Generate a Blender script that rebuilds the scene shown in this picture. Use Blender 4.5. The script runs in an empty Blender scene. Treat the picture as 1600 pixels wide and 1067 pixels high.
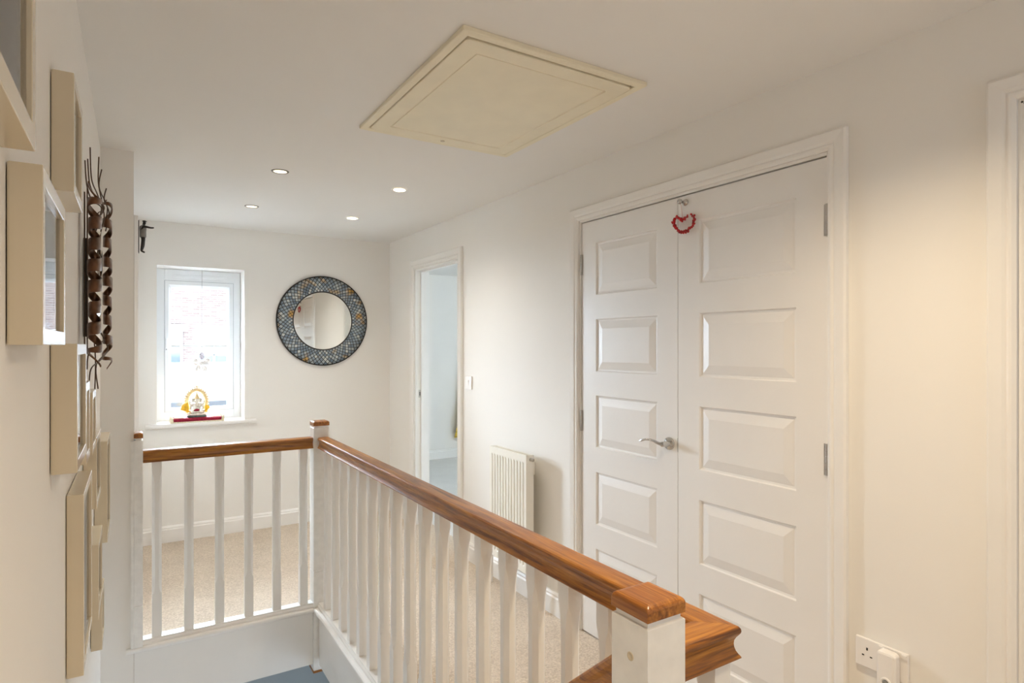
import bpy, bmesh, math, random
from mathutils import Vector, Matrix
random.seed(7)
PI = math.pi
scn = bpy.context.scene
COL = scn.collection

# ------------------------------------------------------------------ dimensions (metres)
R, B, H = 1.852, 4.92, 2.2594          # right wall x, back wall y, ceiling z
LW = -0.122                            # stair wall x
CAM_H = 1.3823

# ------------------------------------------------------------------ materials
MATS = {}

def nodes_of(name):
    m = bpy.data.materials.new(name)
    m.use_nodes = True
    nt = m.node_tree
    bs = nt.nodes['Principled BSDF']
    MATS[name] = m
    return m, nt, bs

def N(nt, kind, **kw):
    n = nt.nodes.new(kind)
    for k, v in kw.items():
        setattr(n, k, v)
    return n

def ramp(nt, stops):
    n = nt.nodes.new('ShaderNodeValToRGB')
    el = n.color_ramp.elements
    while len(el) > 1:
        el.remove(el[-1])
    el[0].position, el[0].color = stops[0][0], (*stops[0][1], 1)
    for p, c in stops[1:]:
        e = el.new(p)
        e.color = (*c, 1)
    return n

def plain(name, col, rough=.5, metal=0., bump=0., bscale=200., var=.03, vscale=6., coat=0., spec=.5):
    m, nt, bs = nodes_of(name)
    tc = N(nt, 'ShaderNodeTexCoord')
    nz = N(nt, 'ShaderNodeTexNoise')
    nz.inputs['Scale'].default_value = vscale
    nz.inputs['Detail'].default_value = 3
    nt.links.new(tc.outputs['Object'], nz.inputs['Vector'])
    a = tuple(max(0, c * (1 - var)) for c in col)
    b = tuple(min(1, c * (1 + var)) for c in col)
    rp = ramp(nt, [(.3, a), (.7, b)])
    nt.links.new(nz.outputs['Fac'], rp.inputs['Fac'])
    nt.links.new(rp.outputs['Color'], bs.inputs['Base Color'])
    bs.inputs['Roughness'].default_value = rough
    bs.inputs['Metallic'].default_value = metal
    bs.inputs['Coat Weight'].default_value = coat
    bs.inputs['Coat Roughness'].default_value = .15
    bs.inputs['Specular IOR Level'].default_value = spec
    if bump:
        n2 = N(nt, 'ShaderNodeTexNoise')
        n2.inputs['Scale'].default_value = bscale
        n2.inputs['Detail'].default_value = 4
        nt.links.new(tc.outputs['Object'], n2.inputs['Vector'])
        bp = N(nt, 'ShaderNodeBump')
        bp.inputs['Strength'].default_value = bump
        bp.inputs['Distance'].default_value = .004
        nt.links.new(n2.outputs['Fac'], bp.inputs['Height'])
        nt.links.new(bp.outputs['Normal'], bs.inputs['Normal'])
    return m

def carpet(name, c1, c2):
    m, nt, bs = nodes_of(name)
    tc = N(nt, 'ShaderNodeTexCoord')
    n1 = N(nt, 'ShaderNodeTexNoise'); n1.inputs['Scale'].default_value = 130; n1.inputs['Detail'].default_value = 5
    n2 = N(nt, 'ShaderNodeTexNoise'); n2.inputs['Scale'].default_value = 5; n2.inputs['Detail'].default_value = 2
    nt.links.new(tc.outputs['Object'], n1.inputs['Vector'])
    nt.links.new(tc.outputs['Object'], n2.inputs['Vector'])
    mx = N(nt, 'ShaderNodeMath', operation='MULTIPLY_ADD')
    mx.inputs[1].default_value = .25
    nt.links.new(n2.outputs['Fac'], mx.inputs[0])
    nt.links.new(n1.outputs['Fac'], mx.inputs[2])
    rp = ramp(nt, [(.45, c1), (.8, c2)])
    nt.links.new(mx.outputs[0], rp.inputs['Fac'])
    nt.links.new(rp.outputs['Color'], bs.inputs['Base Color'])
    bs.inputs['Roughness'].default_value = .95
    bs.inputs['Specular IOR Level'].default_value = .1
    bs.inputs['Sheen Weight'].default_value = .25
    bp = N(nt, 'ShaderNodeBump'); bp.inputs['Strength'].default_value = .7; bp.inputs['Distance'].default_value = .006
    nt.links.new(n1.outputs['Fac'], bp.inputs['Height'])
    nt.links.new(bp.outputs['Normal'], bs.inputs['Normal'])
    return m

def oak(name, axis, dark=(.085, .023, .002), mid=(.30, .105, .008), light=(.50, .215, .022)):
    m, nt, bs = nodes_of(name)
    tc = N(nt, 'ShaderNodeTexCoord')
    mp = N(nt, 'ShaderNodeMapping')
    sc = [48, 48, 48]; sc['xyz'.index(axis)] = 2.6
    mp.inputs['Scale'].default_value = sc
    nt.links.new(tc.outputs['Object'], mp.inputs['Vector'])
    n1 = N(nt, 'ShaderNodeTexNoise'); n1.inputs['Scale'].default_value = 1.; n1.inputs['Detail'].default_value = 7
    n1.inputs['Roughness'].default_value = .62; n1.inputs['Distortion'].default_value = 1.1
    nt.links.new(mp.outputs['Vector'], n1.inputs['Vector'])
    n2 = N(nt, 'ShaderNodeTexNoise'); n2.inputs['Scale'].default_value = 5.5; n2.inputs['Detail'].default_value = 3
    nt.links.new(mp.outputs['Vector'], n2.inputs['Vector'])
    mx = N(nt, 'ShaderNodeMath', operation='MULTIPLY_ADD'); mx.inputs[1].default_value = .35
    nt.links.new(n2.outputs['Fac'], mx.inputs[0]); nt.links.new(n1.outputs['Fac'], mx.inputs[2])
    rp = ramp(nt, [(.46, dark), (.64, mid), (.86, light)])
    nt.links.new(mx.outputs[0], rp.inputs['Fac'])
    nt.links.new(rp.outputs['Color'], bs.inputs['Base Color'])
    bs.inputs['Roughness'].default_value = .36
    bs.inputs['Coat Weight'].default_value = .25
    bs.inputs['Coat Roughness'].default_value = .22
    bp = N(nt, 'ShaderNodeBump'); bp.inputs['Strength'].default_value = .12; bp.inputs['Distance'].default_value = .002
    nt.links.new(mx.outputs[0], bp.inputs['Height'])
    nt.links.new(bp.outputs['Normal'], bs.inputs['Normal'])
    return m

def emit(name, col, s):
    m, nt, bs = nodes_of(name)
    bs.inputs['Base Color'].default_value = (.9, .88, .82, 1)
    bs.inputs['Emission Color'].default_value = (*col, 1)
    bs.inputs['Emission Strength'].default_value = s
    return m

def glass(name, refl=.06, tint=(1, 1, 1)):
    m, nt, bs = nodes_of(name)
    nt.nodes.remove(bs)
    out = nt.nodes['Material Output']
    tr = N(nt, 'ShaderNodeBsdfTransparent'); tr.inputs['Color'].default_value = (*tint, 1)
    gl = N(nt, 'ShaderNodeBsdfGlossy'); gl.inputs['Roughness'].default_value = .02
    fr = N(nt, 'ShaderNodeFresnel'); fr.inputs['IOR'].default_value = 1.45
    ad = N(nt, 'ShaderNodeMath', operation='MULTIPLY_ADD'); ad.inputs[1].default_value = .9; ad.inputs[2].default_value = refl * .3
    nt.links.new(fr.outputs[0], ad.inputs[0])
    mx = N(nt, 'ShaderNodeMixShader')
    nt.links.new(ad.outputs[0], mx.inputs['Fac'])
    nt.links.new(tr.outputs[0], mx.inputs[1]); nt.links.new(gl.outputs[0], mx.inputs[2])
    nt.links.new(mx.outputs[0], out.inputs['Surface'])
    return m

plain('wall_paint', (.83, .805, .765), .75, bump=.05, bscale=350, var=.01, vscale=2, spec=.25)
plain('ceiling_paint', (.80, .785, .76), .85, bump=.05, bscale=300, var=.01, vscale=2, spec=.2)
plain('hall_paint', (.47, .51, .53), .7, bump=.04, bscale=300, var=.015, vscale=2, spec=.25)
plain('trim_gloss', (.83, .81, .78), .32, bump=.03, bscale=60, var=.012, vscale=8)
plain('door_paint', (.81, .79, .765), .38, bump=.05, bscale=90, var=.012, vscale=5)
plain('newel_paint', (.82, .805, .775), .4, bump=.08, bscale=120, var=.05, vscale=28)
plain('upvc', (.86, .89, .92), .28, var=.01)
plain('gasket', (.35, .38, .42), .6)
plain('cream_plastic', (.81, .745, .58), .5, bump=.03, bscale=80, var=.03, vscale=9)
plain('dark_gap', (.05, .035, .02), .9)
plain('frame_laminate', (.66, .565, .41), .2, coat=.4, var=.015, vscale=9)
plain('mat_board', (.84, .82, .78), .8)
plain('radiator_enamel', (.84, .81, .73), .3, var=.01)
plain('white_plastic', (.84, .81, .78), .3, var=.01)
plain('grey_dot', (.22, .22, .2), .3, spec=.8)
plain('black', (.015, .013, .012), .5)
plain('chrome', (.56, .55, .54), .14, metal=1, var=.02)
plain('steel', (.55, .53, .50), .28, metal=1, var=.05, vscale=30)
plain('nickel', (.20, .195, .19), .35)
plain('bronze_strip', (.13, .055, .022), .3, metal=.65, var=.3, vscale=40, coat=.3)
plain('bronze_rod', (.09, .055, .035), .38, metal=.7, var=.15)
plain('bronze_dark', (.022, .018, .016), .4, metal=.4, var=.2, vscale=60)
plain('grey_shirt', (.20, .185, .165), .7, var=.15, vscale=60)
plain('red_berry', (.42, .006, .010), .45, var=.5, vscale=90)
plain('pink_thread', (.62, .38, .33), .8)
plain('gold', (.80, .62, .34), .35, metal=.45, var=.25, vscale=90)
plain('silver_pearl', (.72, .68, .60), .25, metal=.6, var=.2, vscale=80)
plain('yellow_flower', (.85, .50, .03), .6, var=.2, vscale=50)
plain('velvet', (.28, .008, .03), .9, var=.25, vscale=60)
plain('ivory_braid', (.80, .72, .52), .6, bump=.6, bscale=260, var=.2, vscale=120)
plain('stone_green', (.08, .12, .11), .25, var=.3, vscale=60)
plain('string', (.35, .35, .37), .6)
plain('render_ground', (.45, .45, .44), .9, var=.1)
plain('house_white', (.85, .85, .85), .5)
plain('house_glass', (.12, .145, .15), .1, spec=.5)
plain('roof_tile', (.065, .065, .068), .8, var=.15, vscale=4)
emit('lamp_lens', (1., .80, .50), .75)
emit('lamp_lens_bright', (1., .86, .62), 14.)
def crystal_mat(name, col, tr_):
    m, nt, bs = nodes_of(name)
    out = nt.nodes['Material Output']
    bs.inputs['Base Color'].default_value = (*col, 1); bs.inputs['Roughness'].default_value = .08
    tr = N(nt, 'ShaderNodeBsdfTransparent'); tr.inputs['Color'].default_value = (.95, .93, .92, 1)
    vo = N(nt, 'ShaderNodeTexNoise'); vo.inputs['Scale'].default_value = 110
    tc = N(nt, 'ShaderNodeTexCoord'); nt.links.new(tc.outputs['Object'], vo.inputs['Vector'])
    mr = N(nt, 'ShaderNodeMapRange'); mr.inputs['From Min'].default_value = .35; mr.inputs['From Max'].default_value = .65
    mr.inputs['To Min'].default_value = max(0, tr_ - .3); mr.inputs['To Max'].default_value = min(1, tr_ + .3)
    nt.links.new(vo.outputs['Fac'], mr.inputs['Value'])
    mx = N(nt, 'ShaderNodeMixShader'); nt.links.new(mr.outputs[0], mx.inputs['Fac'])
    nt.links.new(bs.outputs[0], mx.inputs[1]); nt.links.new(tr.outputs[0], mx.inputs[2]); nt.links.new(mx.outputs[0], out.inputs['Surface'])
crystal_mat('crystal_grey', (.50, .46, .50), .18)
crystal_mat('crystal_pale', (.72, .68, .63), .2)
glass('clear_glass')
glass('picture_glass', .25)
carpet('beige_carpet', (.46, .37, .28), (.69, .585, .47))
carpet('grey_carpet', (.58, .57, .55), (.80, .79, .76))
for ax in 'xyz':
    oak('oak_' + ax, ax)
oak('oak_newel', 'y', (.09, .025, .003), (.26, .085, .009), (.50, .20, .028))

def mirror_mat():
    m, nt, bs = nodes_of('mirror_silver')
    bs.inputs['Base Color'].default_value = (.86, .85, .80, 1)
    bs.inputs['Metallic'].default_value = 1
    bs.inputs['Roughness'].default_value = .015
mirror_mat()

def mosaic_mat():
    m, nt, bs = nodes_of('mosaic')
    L = nt.links.new
    tc = N(nt, 'ShaderNodeTexCoord')
    sp = N(nt, 'ShaderNodeSeparateXYZ'); L(tc.outputs['Object'], sp.inputs[0])
    def M(op, a, b=None, c=None):
        n = N(nt, 'ShaderNodeMath', operation=op)
        for i, v in enumerate((a, b, c)):
            if v is None: continue
            if isinstance(v, (int, float)): n.inputs[i].default_value = v
            else: L(v, n.inputs[i])
        return n.outputs[0]
    x, z = sp.outputs['X'], sp.outputs['Z']
    r = M('SQRT', M('ADD', M('MULTIPLY', x, x), M('MULTIPLY', z, z)))
    a = M('MULTIPLY', M('ARCTAN2', z, x), 62 / (2 * PI))
    k = M('MULTIPLY', M('LOGARITHM', M('DIVIDE', r, .29), math.e), 8.5)
    u = M('ADD', a, k); v = M('SUBTRACT', a, k)
    def line(t):
        fr = M('FRACT', t)
        d = M('MINIMUM', fr, M('SUBTRACT', 1., fr))
        return M('LESS_THAN', d, .095)
    grout = M('MAXIMUM', line(u), line(v))
    cv = N(nt, 'ShaderNodeCombineXYZ')
    L(M('FLOOR', u), cv.inputs[0]); L(M('FLOOR', v), cv.inputs[1])
    wn = N(nt, 'ShaderNodeTexWhiteNoise', noise_dimensions='2D'); L(cv.outputs[0], wn.inputs['Vector'])
    rp = ramp(nt, [(0, (.15, .20, .25)), (.35, (.24, .30, .35)), (.8, (.36, .41, .43)), (1, (.58, .59, .56))])
    L(wn.outputs['Value'], rp.inputs['Fac'])
    nz = N(nt, 'ShaderNodeTexNoise'); nz.inputs['Scale'].default_value = 11; nz.inputs['Detail'].default_value = 1.5
    L(tc.outputs['Object'], nz.inputs['Vector'])
    hot = N(nt, 'ShaderNodeMapRange'); hot.inputs['From Min'].default_value = .57; hot.inputs['From Max'].default_value = .70
    L(nz.outputs['Fac'], hot.inputs['Value'])
    m1 = N(nt, 'ShaderNodeMixRGB'); L(hot.outputs[0], m1.inputs['Fac']); L(rp.outputs['Color'], m1.inputs[1])
    m1.inputs[2].default_value = (.55, .33, .10, 1)
    m2 = N(nt, 'ShaderNodeMixRGB'); L(grout, m2.inputs['Fac']); L(m1.outputs[0], m2.inputs[1])
    m2.inputs[2].default_value = (.02, .018, .016, 1)
    L(m2.outputs[0], bs.inputs['Base Color'])
    ro = M('MULTIPLY_ADD', grout, .5, .22); L(ro, bs.inputs['Roughness'])
    bp = N(nt, 'ShaderNodeBump'); bp.inputs['Strength'].default_value = .5; bp.inputs['Distance'].default_value = .002
    L(M('SUBTRACT', 1., grout), bp.inputs['Height']); L(bp.outputs['Normal'], bs.inputs['Normal'])
mosaic_mat()

def brick_mat():
    m, nt, bs = nodes_of('brick_wall')
    tc = N(nt, 'ShaderNodeTexCoord')
    mp = N(nt, 'ShaderNodeMapping'); mp.inputs['Rotation'].default_value = (PI / 2, 0, 0)
    nt.links.new(tc.outputs['Object'], mp.inputs['Vector'])
    bt = N(nt, 'ShaderNodeTexBrick')
    bt.inputs['Scale'].default_value = 1
    bt.inputs['Brick Width'].default_value = .225; bt.inputs['Row Height'].default_value = .075
    bt.inputs['Mortar Size'].default_value = .009
    bt.inputs['Color1'].default_value = (.26, .18, .155, 1); bt.inputs['Color2'].default_value = (.17, .115, .10, 1)
    bt.inputs['Mortar'].default_value = (.32, .29, .26, 1)
    nt.links.new(mp.outputs[0], bt.inputs['Vector'])
    nt.links.new(bt.outputs['Color'], bs.inputs['Base Color'])
    bs.inputs['Roughness'].default_value = .9
brick_mat()

def check_mat():
    m, nt, bs = nodes_of('yellow_check')
    L = nt.links.new
    tc = N(nt, 'ShaderNodeTexCoord'); sp = N(nt, 'ShaderNodeSeparateXYZ'); L(tc.outputs['Object'], sp.inputs[0])
    outs = []
    for o, s in (('X', 22.), ('Z', 18.)):
        a = N(nt, 'ShaderNodeMath', operation='MULTIPLY'); a.inputs[1].default_value = s; L(sp.outputs[o], a.inputs[0])
        f = N(nt, 'ShaderNodeMath', operation='FRACT'); L(a.outputs[0], f.inputs[0])
        l = N(nt, 'ShaderNodeMath', operation='LESS_THAN'); l.inputs[1].default_value = .14; L(f.outputs[0], l.inputs[0])
        outs.append(l.outputs[0])
    mx = N(nt, 'ShaderNodeMath', operation='MAXIMUM'); L(outs[0], mx.inputs[0]); L(outs[1], mx.inputs[1])
    c = N(nt, 'ShaderNodeMixRGB'); L(mx.outputs[0], c.inputs['Fac'])
    c.inputs[1].default_value = (.78, .55, .08, 1); c.inputs[2].default_value = (.30, .20, .05, 1)
    L(c.outputs[0], bs.inputs['Base Color']); bs.inputs['Roughness'].default_value = .85
check_mat()

def picture_mat(name, a, b, sc):
    m, nt, bs = nodes_of(name)
    tc = N(nt, 'ShaderNodeTexCoord')
    nz = N(nt, 'ShaderNodeTexNoise'); nz.inputs['Scale'].default_value = sc; nz.inputs['Detail'].default_value = 3
    nt.links.new(tc.outputs['Object'], nz.inputs['Vector'])
    rp = ramp(nt, [(.35, a), (.65, b)])
    nt.links.new(nz.outputs['Fac'], rp.inputs['Fac'])
    nt.links.new(rp.outputs['Color'], bs.inputs['Base Color'])
    bs.inputs['Roughness'].default_value = .6
picture_mat('photo_grey', (.30, .30, .29), (.62, .62, .60), 7)
picture_mat('photo_pale', (.50, .52, .54), (.75, .76, .76), 9)

# ------------------------------------------------------------------ mesh helpers
class MB:
    """vertex / face collector in world coordinates"""
    def __init__(s):
        s.v, s.f, s.sm = [], [], []
    def add(s, vs, fs, smooth=False):
        o = len(s.v)
        s.v += [tuple(p) for p in vs]
        s.f += [tuple(o + i for i in f) for f in fs]
        s.sm += [smooth] * len(fs)
        return s
    def box(s, x0, x1, y0, y1, z0, z1):
        vs = [(x, y, z) for x in (x0, x1) for y in (y0, y1) for z in (z0, z1)]
        return s.add(vs, [(0, 1, 3, 2), (4, 6, 7, 5), (0, 4, 5, 1), (2, 3, 7, 6), (0, 2, 6, 4), (1, 5, 7, 3)])
    def rings(s, rings, closed=True, cap=True, smooth=True):
        n = len(rings[0]); vs = [p for r in rings for p in r]; fs = []
        for i in range(len(rings) - 1):
            for j in range(n if closed else n - 1):
                k = (j + 1) % n
                fs.append((i * n + j, i * n + k, (i + 1) * n + k, (i + 1) * n + j))
        s.add(vs, fs, smooth)
        if cap:
            s.add(rings[0], [tuple(reversed(range(n)))]); s.add(rings[-1], [tuple(range(n))])
        return s
    def tube(s, pts, rad, n=10, cap=True, flat=1.):
        pts = [Vector(p) for p in pts]
        if isinstance(rad, (int, float)): rad = [rad] * len(pts)
        t0 = (pts[1] - pts[0]).normalized()
        up = Vector((0, 0, 1)) if abs(t0.z) < .9 else Vector((1, 0, 0))
        nrm = (up - t0 * up.dot(t0)).normalized()
        rs = []
        for i, p in enumerate(pts):
            t = (pts[min(i + 1, len(pts) - 1)] - pts[max(i - 1, 0)]).normalized()
            nrm = (nrm - t * nrm.dot(t)).normalized(); bn = t.cross(nrm)
            rs.append([p + (nrm * math.cos(2 * PI * k / n) * flat + bn * math.sin(2 * PI * k / n)) * rad[i] for k in range(n)])
        return s.rings(rs, True, cap)
    def lathe(s, c, prof, axis=(0, 0, 1), n=28, smooth=True):
        """prof = [(radius, height along axis)]"""
        a = Vector(axis).normalized(); c = Vector(c)
        e1 = a.orthogonal().normalized(); e2 = a.cross(e1)
        rs = [[c + a * h + (e1 * math.cos(2 * PI * k / n) + e2 * math.sin(2 * PI * k / n)) * max(r, 1e-5) for k in range(n)] for r, h in prof]
        return s.rings(rs, True, True, smooth)
    def ball(s, c, r, n=12, m=8, rot=None):
        if isinstance(r, (int, float)): r = (r, r, r)
        rs = []
        for i in range(m + 1):
            t = PI * i / m
            ring = []
            for k in range(n):
                p = Vector((max(math.sin(t), 1e-3) * math.cos(2 * PI * k / n) * r[0], max(math.sin(t), 1e-3) * math.sin(2 * PI * k / n) * r[1], -math.cos(t) * r[2]))
                if rot is not None: p = rot @ p
                ring.append(Vector(c) + p)
            rs.append(ring)
        return s.rings(rs)

def link(o): COL.objects.link(o)

def obj(name, mb, mat, parent=None, bevel=0., seg=2, fixn=True, angle=.7):
    """one mesh object; coordinates are world, stored relative to the owning thing"""
    org = Vector((0, 0, 0))
    if parent is not None:
        org = parent['_org'] if '_org' in parent else (0, 0, 0)
        org = Vector(org)
    me = bpy.data.meshes.new(name)
    me.from_pydata([tuple(Vector(p) - org) for p in mb.v], [], mb.f)
    me.polygons.foreach_set('use_smooth', mb.sm)
    if fixn:
        bm = bmesh.new(); bm.from_mesh(me)
        bmesh.ops.recalc_face_normals(bm, faces=bm.faces)
        bm.to_mesh(me); bm.free()
    mats = mat if isinstance(mat, (list, tuple)) else [mat]
    for k in mats: me.materials.append(MATS[k])
    me.update()
    o = bpy.data.objects.new(name, me); link(o)
    if parent is not None: o.parent = parent
    if parent is not None: o['_org'] = tuple(org)
    if bevel:
        b = o.modifiers.new('bevel', 'BEVEL'); b.width = bevel; b.segments = seg; b.limit_method = 'ANGLE'; b.angle_limit = angle
        b.harden_normals = False
    return o

def tag(o, label, cat, group=None, kind=None):
    o['label'] = label; o['category'] = cat
    if group: o['group'] = group
    if kind: o['kind'] = kind
    return o

def thing(name, loc, label, cat, group=None, kind=None):
    o = bpy.data.objects.new(name, None); link(o)
    o.location = loc; o['_org'] = tuple(loc); o.empty_display_size = .05
    return tag(o, label, cat, group, kind)

def solo(name, mb, mat, label, cat, group=None, kind=None, **kw):
    """a top-level thing that is one mesh, with its origin at its base"""
    xs = [p[0] for p in mb.v]; ys = [p[1] for p in mb.v]; zs = [p[2] for p in mb.v]
    org = Vector(((min(xs) + max(xs)) / 2, (min(ys) + max(ys)) / 2, min(zs)))
    mb.v = [tuple(Vector(p) - org) for p in mb.v]
    o = obj(name, mb, mat, None, **kw)
    o.location = org; o['_org'] = tuple(org)
    return tag(o, label, cat, group, kind)

def struct(name, mb, mat, label, cat, **kw):
    return solo(name, mb, mat, label, cat, kind='structure', **kw)

def copy_thing(o, loc, label, subs=True):
    c = o.copy(); link(c); c.location = loc; c['label'] = label
    for ch in list(o.children):
        d = ch.copy(); link(d); d.parent = c
        for g in list(ch.children):
            e = g.copy(); link(e); e.parent = d
    return c

# ------------------------------------------------------------------ room shell
ZL = -2.53
YN = -1.45
WT = .12
D1 = (1.089, 2.330, 1.988)     # cupboard opening y0 y1 head
D2 = (3.640, 4.378, 1.975)     # bedroom opening
D3 = (-.17, .600, 1.985)       # closed door next to the camera

m = MB()
for y0, y1 in ((YN, D3[0]), (D3[1], D1[0]), (D1[1], D2[0]), (D2[1], 6.8)):
    m.box(R, R + WT, y0, y1, -.25, H)
for y0, y1, z in (D3, D1, D2):
    m.box(R, R + WT, y0, y1, z, H)
struct('wall_right', m, 'wall_paint', 'white painted right hand wall of the landing with three door openings', 'wall')
WX = (.141, .709); WZ = (.834, 1.954); WD = .195
m = MB()
m.box(.003, WX[0], B, B + WD + .1, -.25, H).box(WX[1], R, B, B + WD + .1, -.25, H)
m.box(*WX, B, B + WD + .1, -.25, WZ[0]).box(*WX, B, B + WD + .1, WZ[1], H)
struct('wall_back', m, 'wall_paint', 'white far wall of the landing with the small window and round mirror', 'wall')
m = MB().box(LW - .12, LW, YN, 3.22, ZL, H)
struct('wall_left', m, 'wall_paint', 'pale stair wall covered with cream box frames', 'wall')
m = MB().box(LW - .12, .003, 3.22, B + .3, ZL, H)
struct('wall_pier', m, 'wall_paint', 'plain wall pier beside the half newel where the stair wall ends', 'wall')
m = MB().box(LW - .12, .9, YN - .12, YN, ZL, H).box(1.5, R + WT, YN - .12, YN, ZL, H).box(.9, 1.5, YN - .12, YN, ZL, .95).box(.9, 1.5, YN - .12, YN, 1.75, H)
struct('wall_front', m, 'wall_paint', 'white wall behind the viewpoint', 'wall')
m = MB().box(-.3, R + WT, YN - .12, B + .3, H, H + .1).box(R + WT, 5.0, YN - .12, 6.9, H, H + .1).box(R, R + WT, B + .3, 6.9, H, H + .1)
struct('ceiling', m, 'ceiling_paint', 'plain white ceiling with four recessed spotlights and a loft hatch', 'ceiling')
m = MB().box(LW, R + WT, YN, .64, -.25, 0).box(.826, R + WT, .64, B, -.25, 0).box(.003, .826, 3.24, B, -.25, 0)
struct('floor', m, 'beige_carpet', 'beige carpeted landing floor around the stairwell', 'floor')
# lower hall
m = MB().box(LW, R, B, B + .12, ZL, -.26)
struct('wall_hall', m, 'hall_paint', 'blue grey wall of the hall below the landing', 'wall')
m = MB().box(R, R + .12, YN, 2.0, ZL, -.26).box(R, R + .12, 3.2, B + .12, ZL, -.26).box(R, R + .12, 2.0, 3.2, ZL, -2.1).box(R, R + .12, 2.0, 3.2, -.7, -.26)
struct('wall_hall_right', m, 'hall_paint', 'blue grey side wall of the hall below', 'wall')
m = MB().box(LW, R, YN, B, ZL - .1, ZL)
struct('floor_hall', m, 'grey_carpet', 'grey carpet of the hall downstairs', 'floor')
m = MB()
for k in range(1, 13):
    y0 = .64 + .22 * (k - 1); z = -.195 * k
    m.box(LW + .002, .79, y0, y0 + .22, max(ZL, z - .22), z)
struct('floor_stairs', m, 'beige_carpet', 'beige carpeted flight of stairs going down under the frames', 'stairs')
# edge of the landing: aprons and nosings
m = MB().box(.82, .8258, .742, 3.2, -.272, .003).box(.66, .826, .6405, .655, -.272, 0)
struct('trim_1', m, 'trim_gloss', 'white apron board under the long balustrade', 'trim')
m = MB().box(.004, .794, 3.226, 3.2395, -.272, .003)
struct('trim_2', m, 'trim_gloss', 'white apron board under the short balustrade by the window', 'trim')

def nosing_profile(w):     # cross section (outwards, z): rounded front edge
    return [(-w, .003), (-.006, .003), (-.001, .008), (0, .014), (-.001, .020), (-.006, .025), (-w, .025)]
m = MB()
m.rings([[(.793 - a, y, z) for a, z in nosing_profile(.085)] for y in (.742, 3.206)], smooth=False)
struct('trim_3', m, 'trim_gloss', 'rounded white nosing under the spindles of the long balustrade', 'trim')
m = MB()
m.rings([[(x, 3.2 - a, z) for a, z in nosing_profile(.085)] for x in (-.026, .0028)], smooth=False) if False else None
m.rings([[(x, 3.203 - a, z) for a, z in [(-.016, .003), (-.006, .003), (-.001, .008), (0, .014), (-.001, .020), (-.006, .025), (-.016, .025)]] for x in (-.026, .003)], smooth=False)
m.rings([[(x, 3.203 - a, z) for a, z in nosing_profile(.085)] for x in (.003, .793)], smooth=False)
struct('trim_4', m, 'trim_gloss', 'rounded white nosing under the spindles of the short balustrade', 'trim')

# skirting
def skirt_prof():
    return [(0, 0), (.018, 0), (.018, .088), (.013, .096), (.013, .104), (.006, .115), (0, .115)]
def skirt_x(name, y0, y1, label):
    m = MB().rings([[(R - a - .0005, y, z + .0005) for a, z in skirt_prof()] for y in (y0, y1)], smooth=False)
    return struct(name, m, 'trim_gloss', label, 'baseboard')
skirt_x('baseboard_right', D1[1] + .07, D2[0] - .075, 'white baseboard below the radiator')
skirt_x('baseboard_right_near', D3[1] + .07, D1[0] - .06, 'white baseboard below the power socket')
skirt_x('baseboard_right_far', D2[1] + .075, B - .02, 'short white baseboard in the far right corner')
m = MB().rings([[(x, B - a - .0005, z + .0005) for a, z in skirt_prof()] for x in (.03, R - .001)], smooth=False)
struct('baseboard_back', m, 'trim_gloss', 'white baseboard along the window wall', 'baseboard')

# door linings and architraves
def arch_prof(w):          # (distance from the opening edge, protrusion)
    return [(.006, 0), (.006, .010), (.014, .015), (.020, .0155), (.026, .012), (.034, .016), (w - .006, .019), (w, .014), (w, 0)]
def architrave(name, y0, y1, z, w, label, both=True):
    m = MB()
    L = arch_prof(w)
    for (a, p, b, q) in [(*L[i], *L[i + 1]) for i in range(len(L) - 1)]:
        def ring(off, pr): 
            x = R - pr - .0004
            return [(x, y0 - off, .001), (x, y0 - off, z + off), (x, y1 + off, z + off), (x, y1 + off, .001)]
        r1, r2 = ring(a, p), ring(b, q)
        m.add(r1 + r2, [(0, 1, 5, 4), (1, 2, 6, 5), (2, 3, 7, 6)])
    # end closure
    m2 = MB(); m2.v, m2.f, m2.sm = m.v, m.f, m.sm
    return struct(name, m, 'trim_gloss', label, 'door frame')
architrave('trim_5', D1[0], D1[1], D1[2], .066, 'white moulded architrave around the double cupboard doors')
architrave('trim_6', D2[0], D2[1], D2[2], .070, 'white moulded architrave around the open bedroom doorway')
architrave('trim_7', D3[0], D3[1], D3[2], .066, 'white architrave at the right edge of the picture')
def lining(name, y0, y1, z, label, t=.022, stop=True):
    m = MB()
    m.box(R + .0005, R + WT, y0 - .0005, y0 + .004, 0, z).box(R + .0005, R + WT, y1 - .004, y1 + .0005, 0, z).box(R + .0005, R + WT, y0, y1, z - .004, z + .0005)
    if stop:
        m.box(R + .045, R + .07, y0, y0 + .018, 0, z).box(R + .045, R + .07, y1 - .018, y1, 0, z).box(R + .045, R + .07, y0, y1, z - .018, z)
    return struct(name, m, 'trim_gloss', label, 'door lining')
lining('trim_8', *D1, 'white lining inside the cupboard doorway')
lg = lining('trim_9', *D2, 'white lining inside the bedroom doorway with a steel strike plate')
lining('trim_10', *D3, 'white lining inside the near right doorway')
s = MB().box(R + .028, R + .046, 4.3715, 4.3735, .985, 1.045)
sp = obj('strike_plate', s, 'steel', lg); sp['label'] = 'steel strike plate'
s = MB().box(R + .034, R + .041, 4.3708, 4.3722, 1.0, 1.03)
obj('latch_hole', s, 'black', sp)
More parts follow.
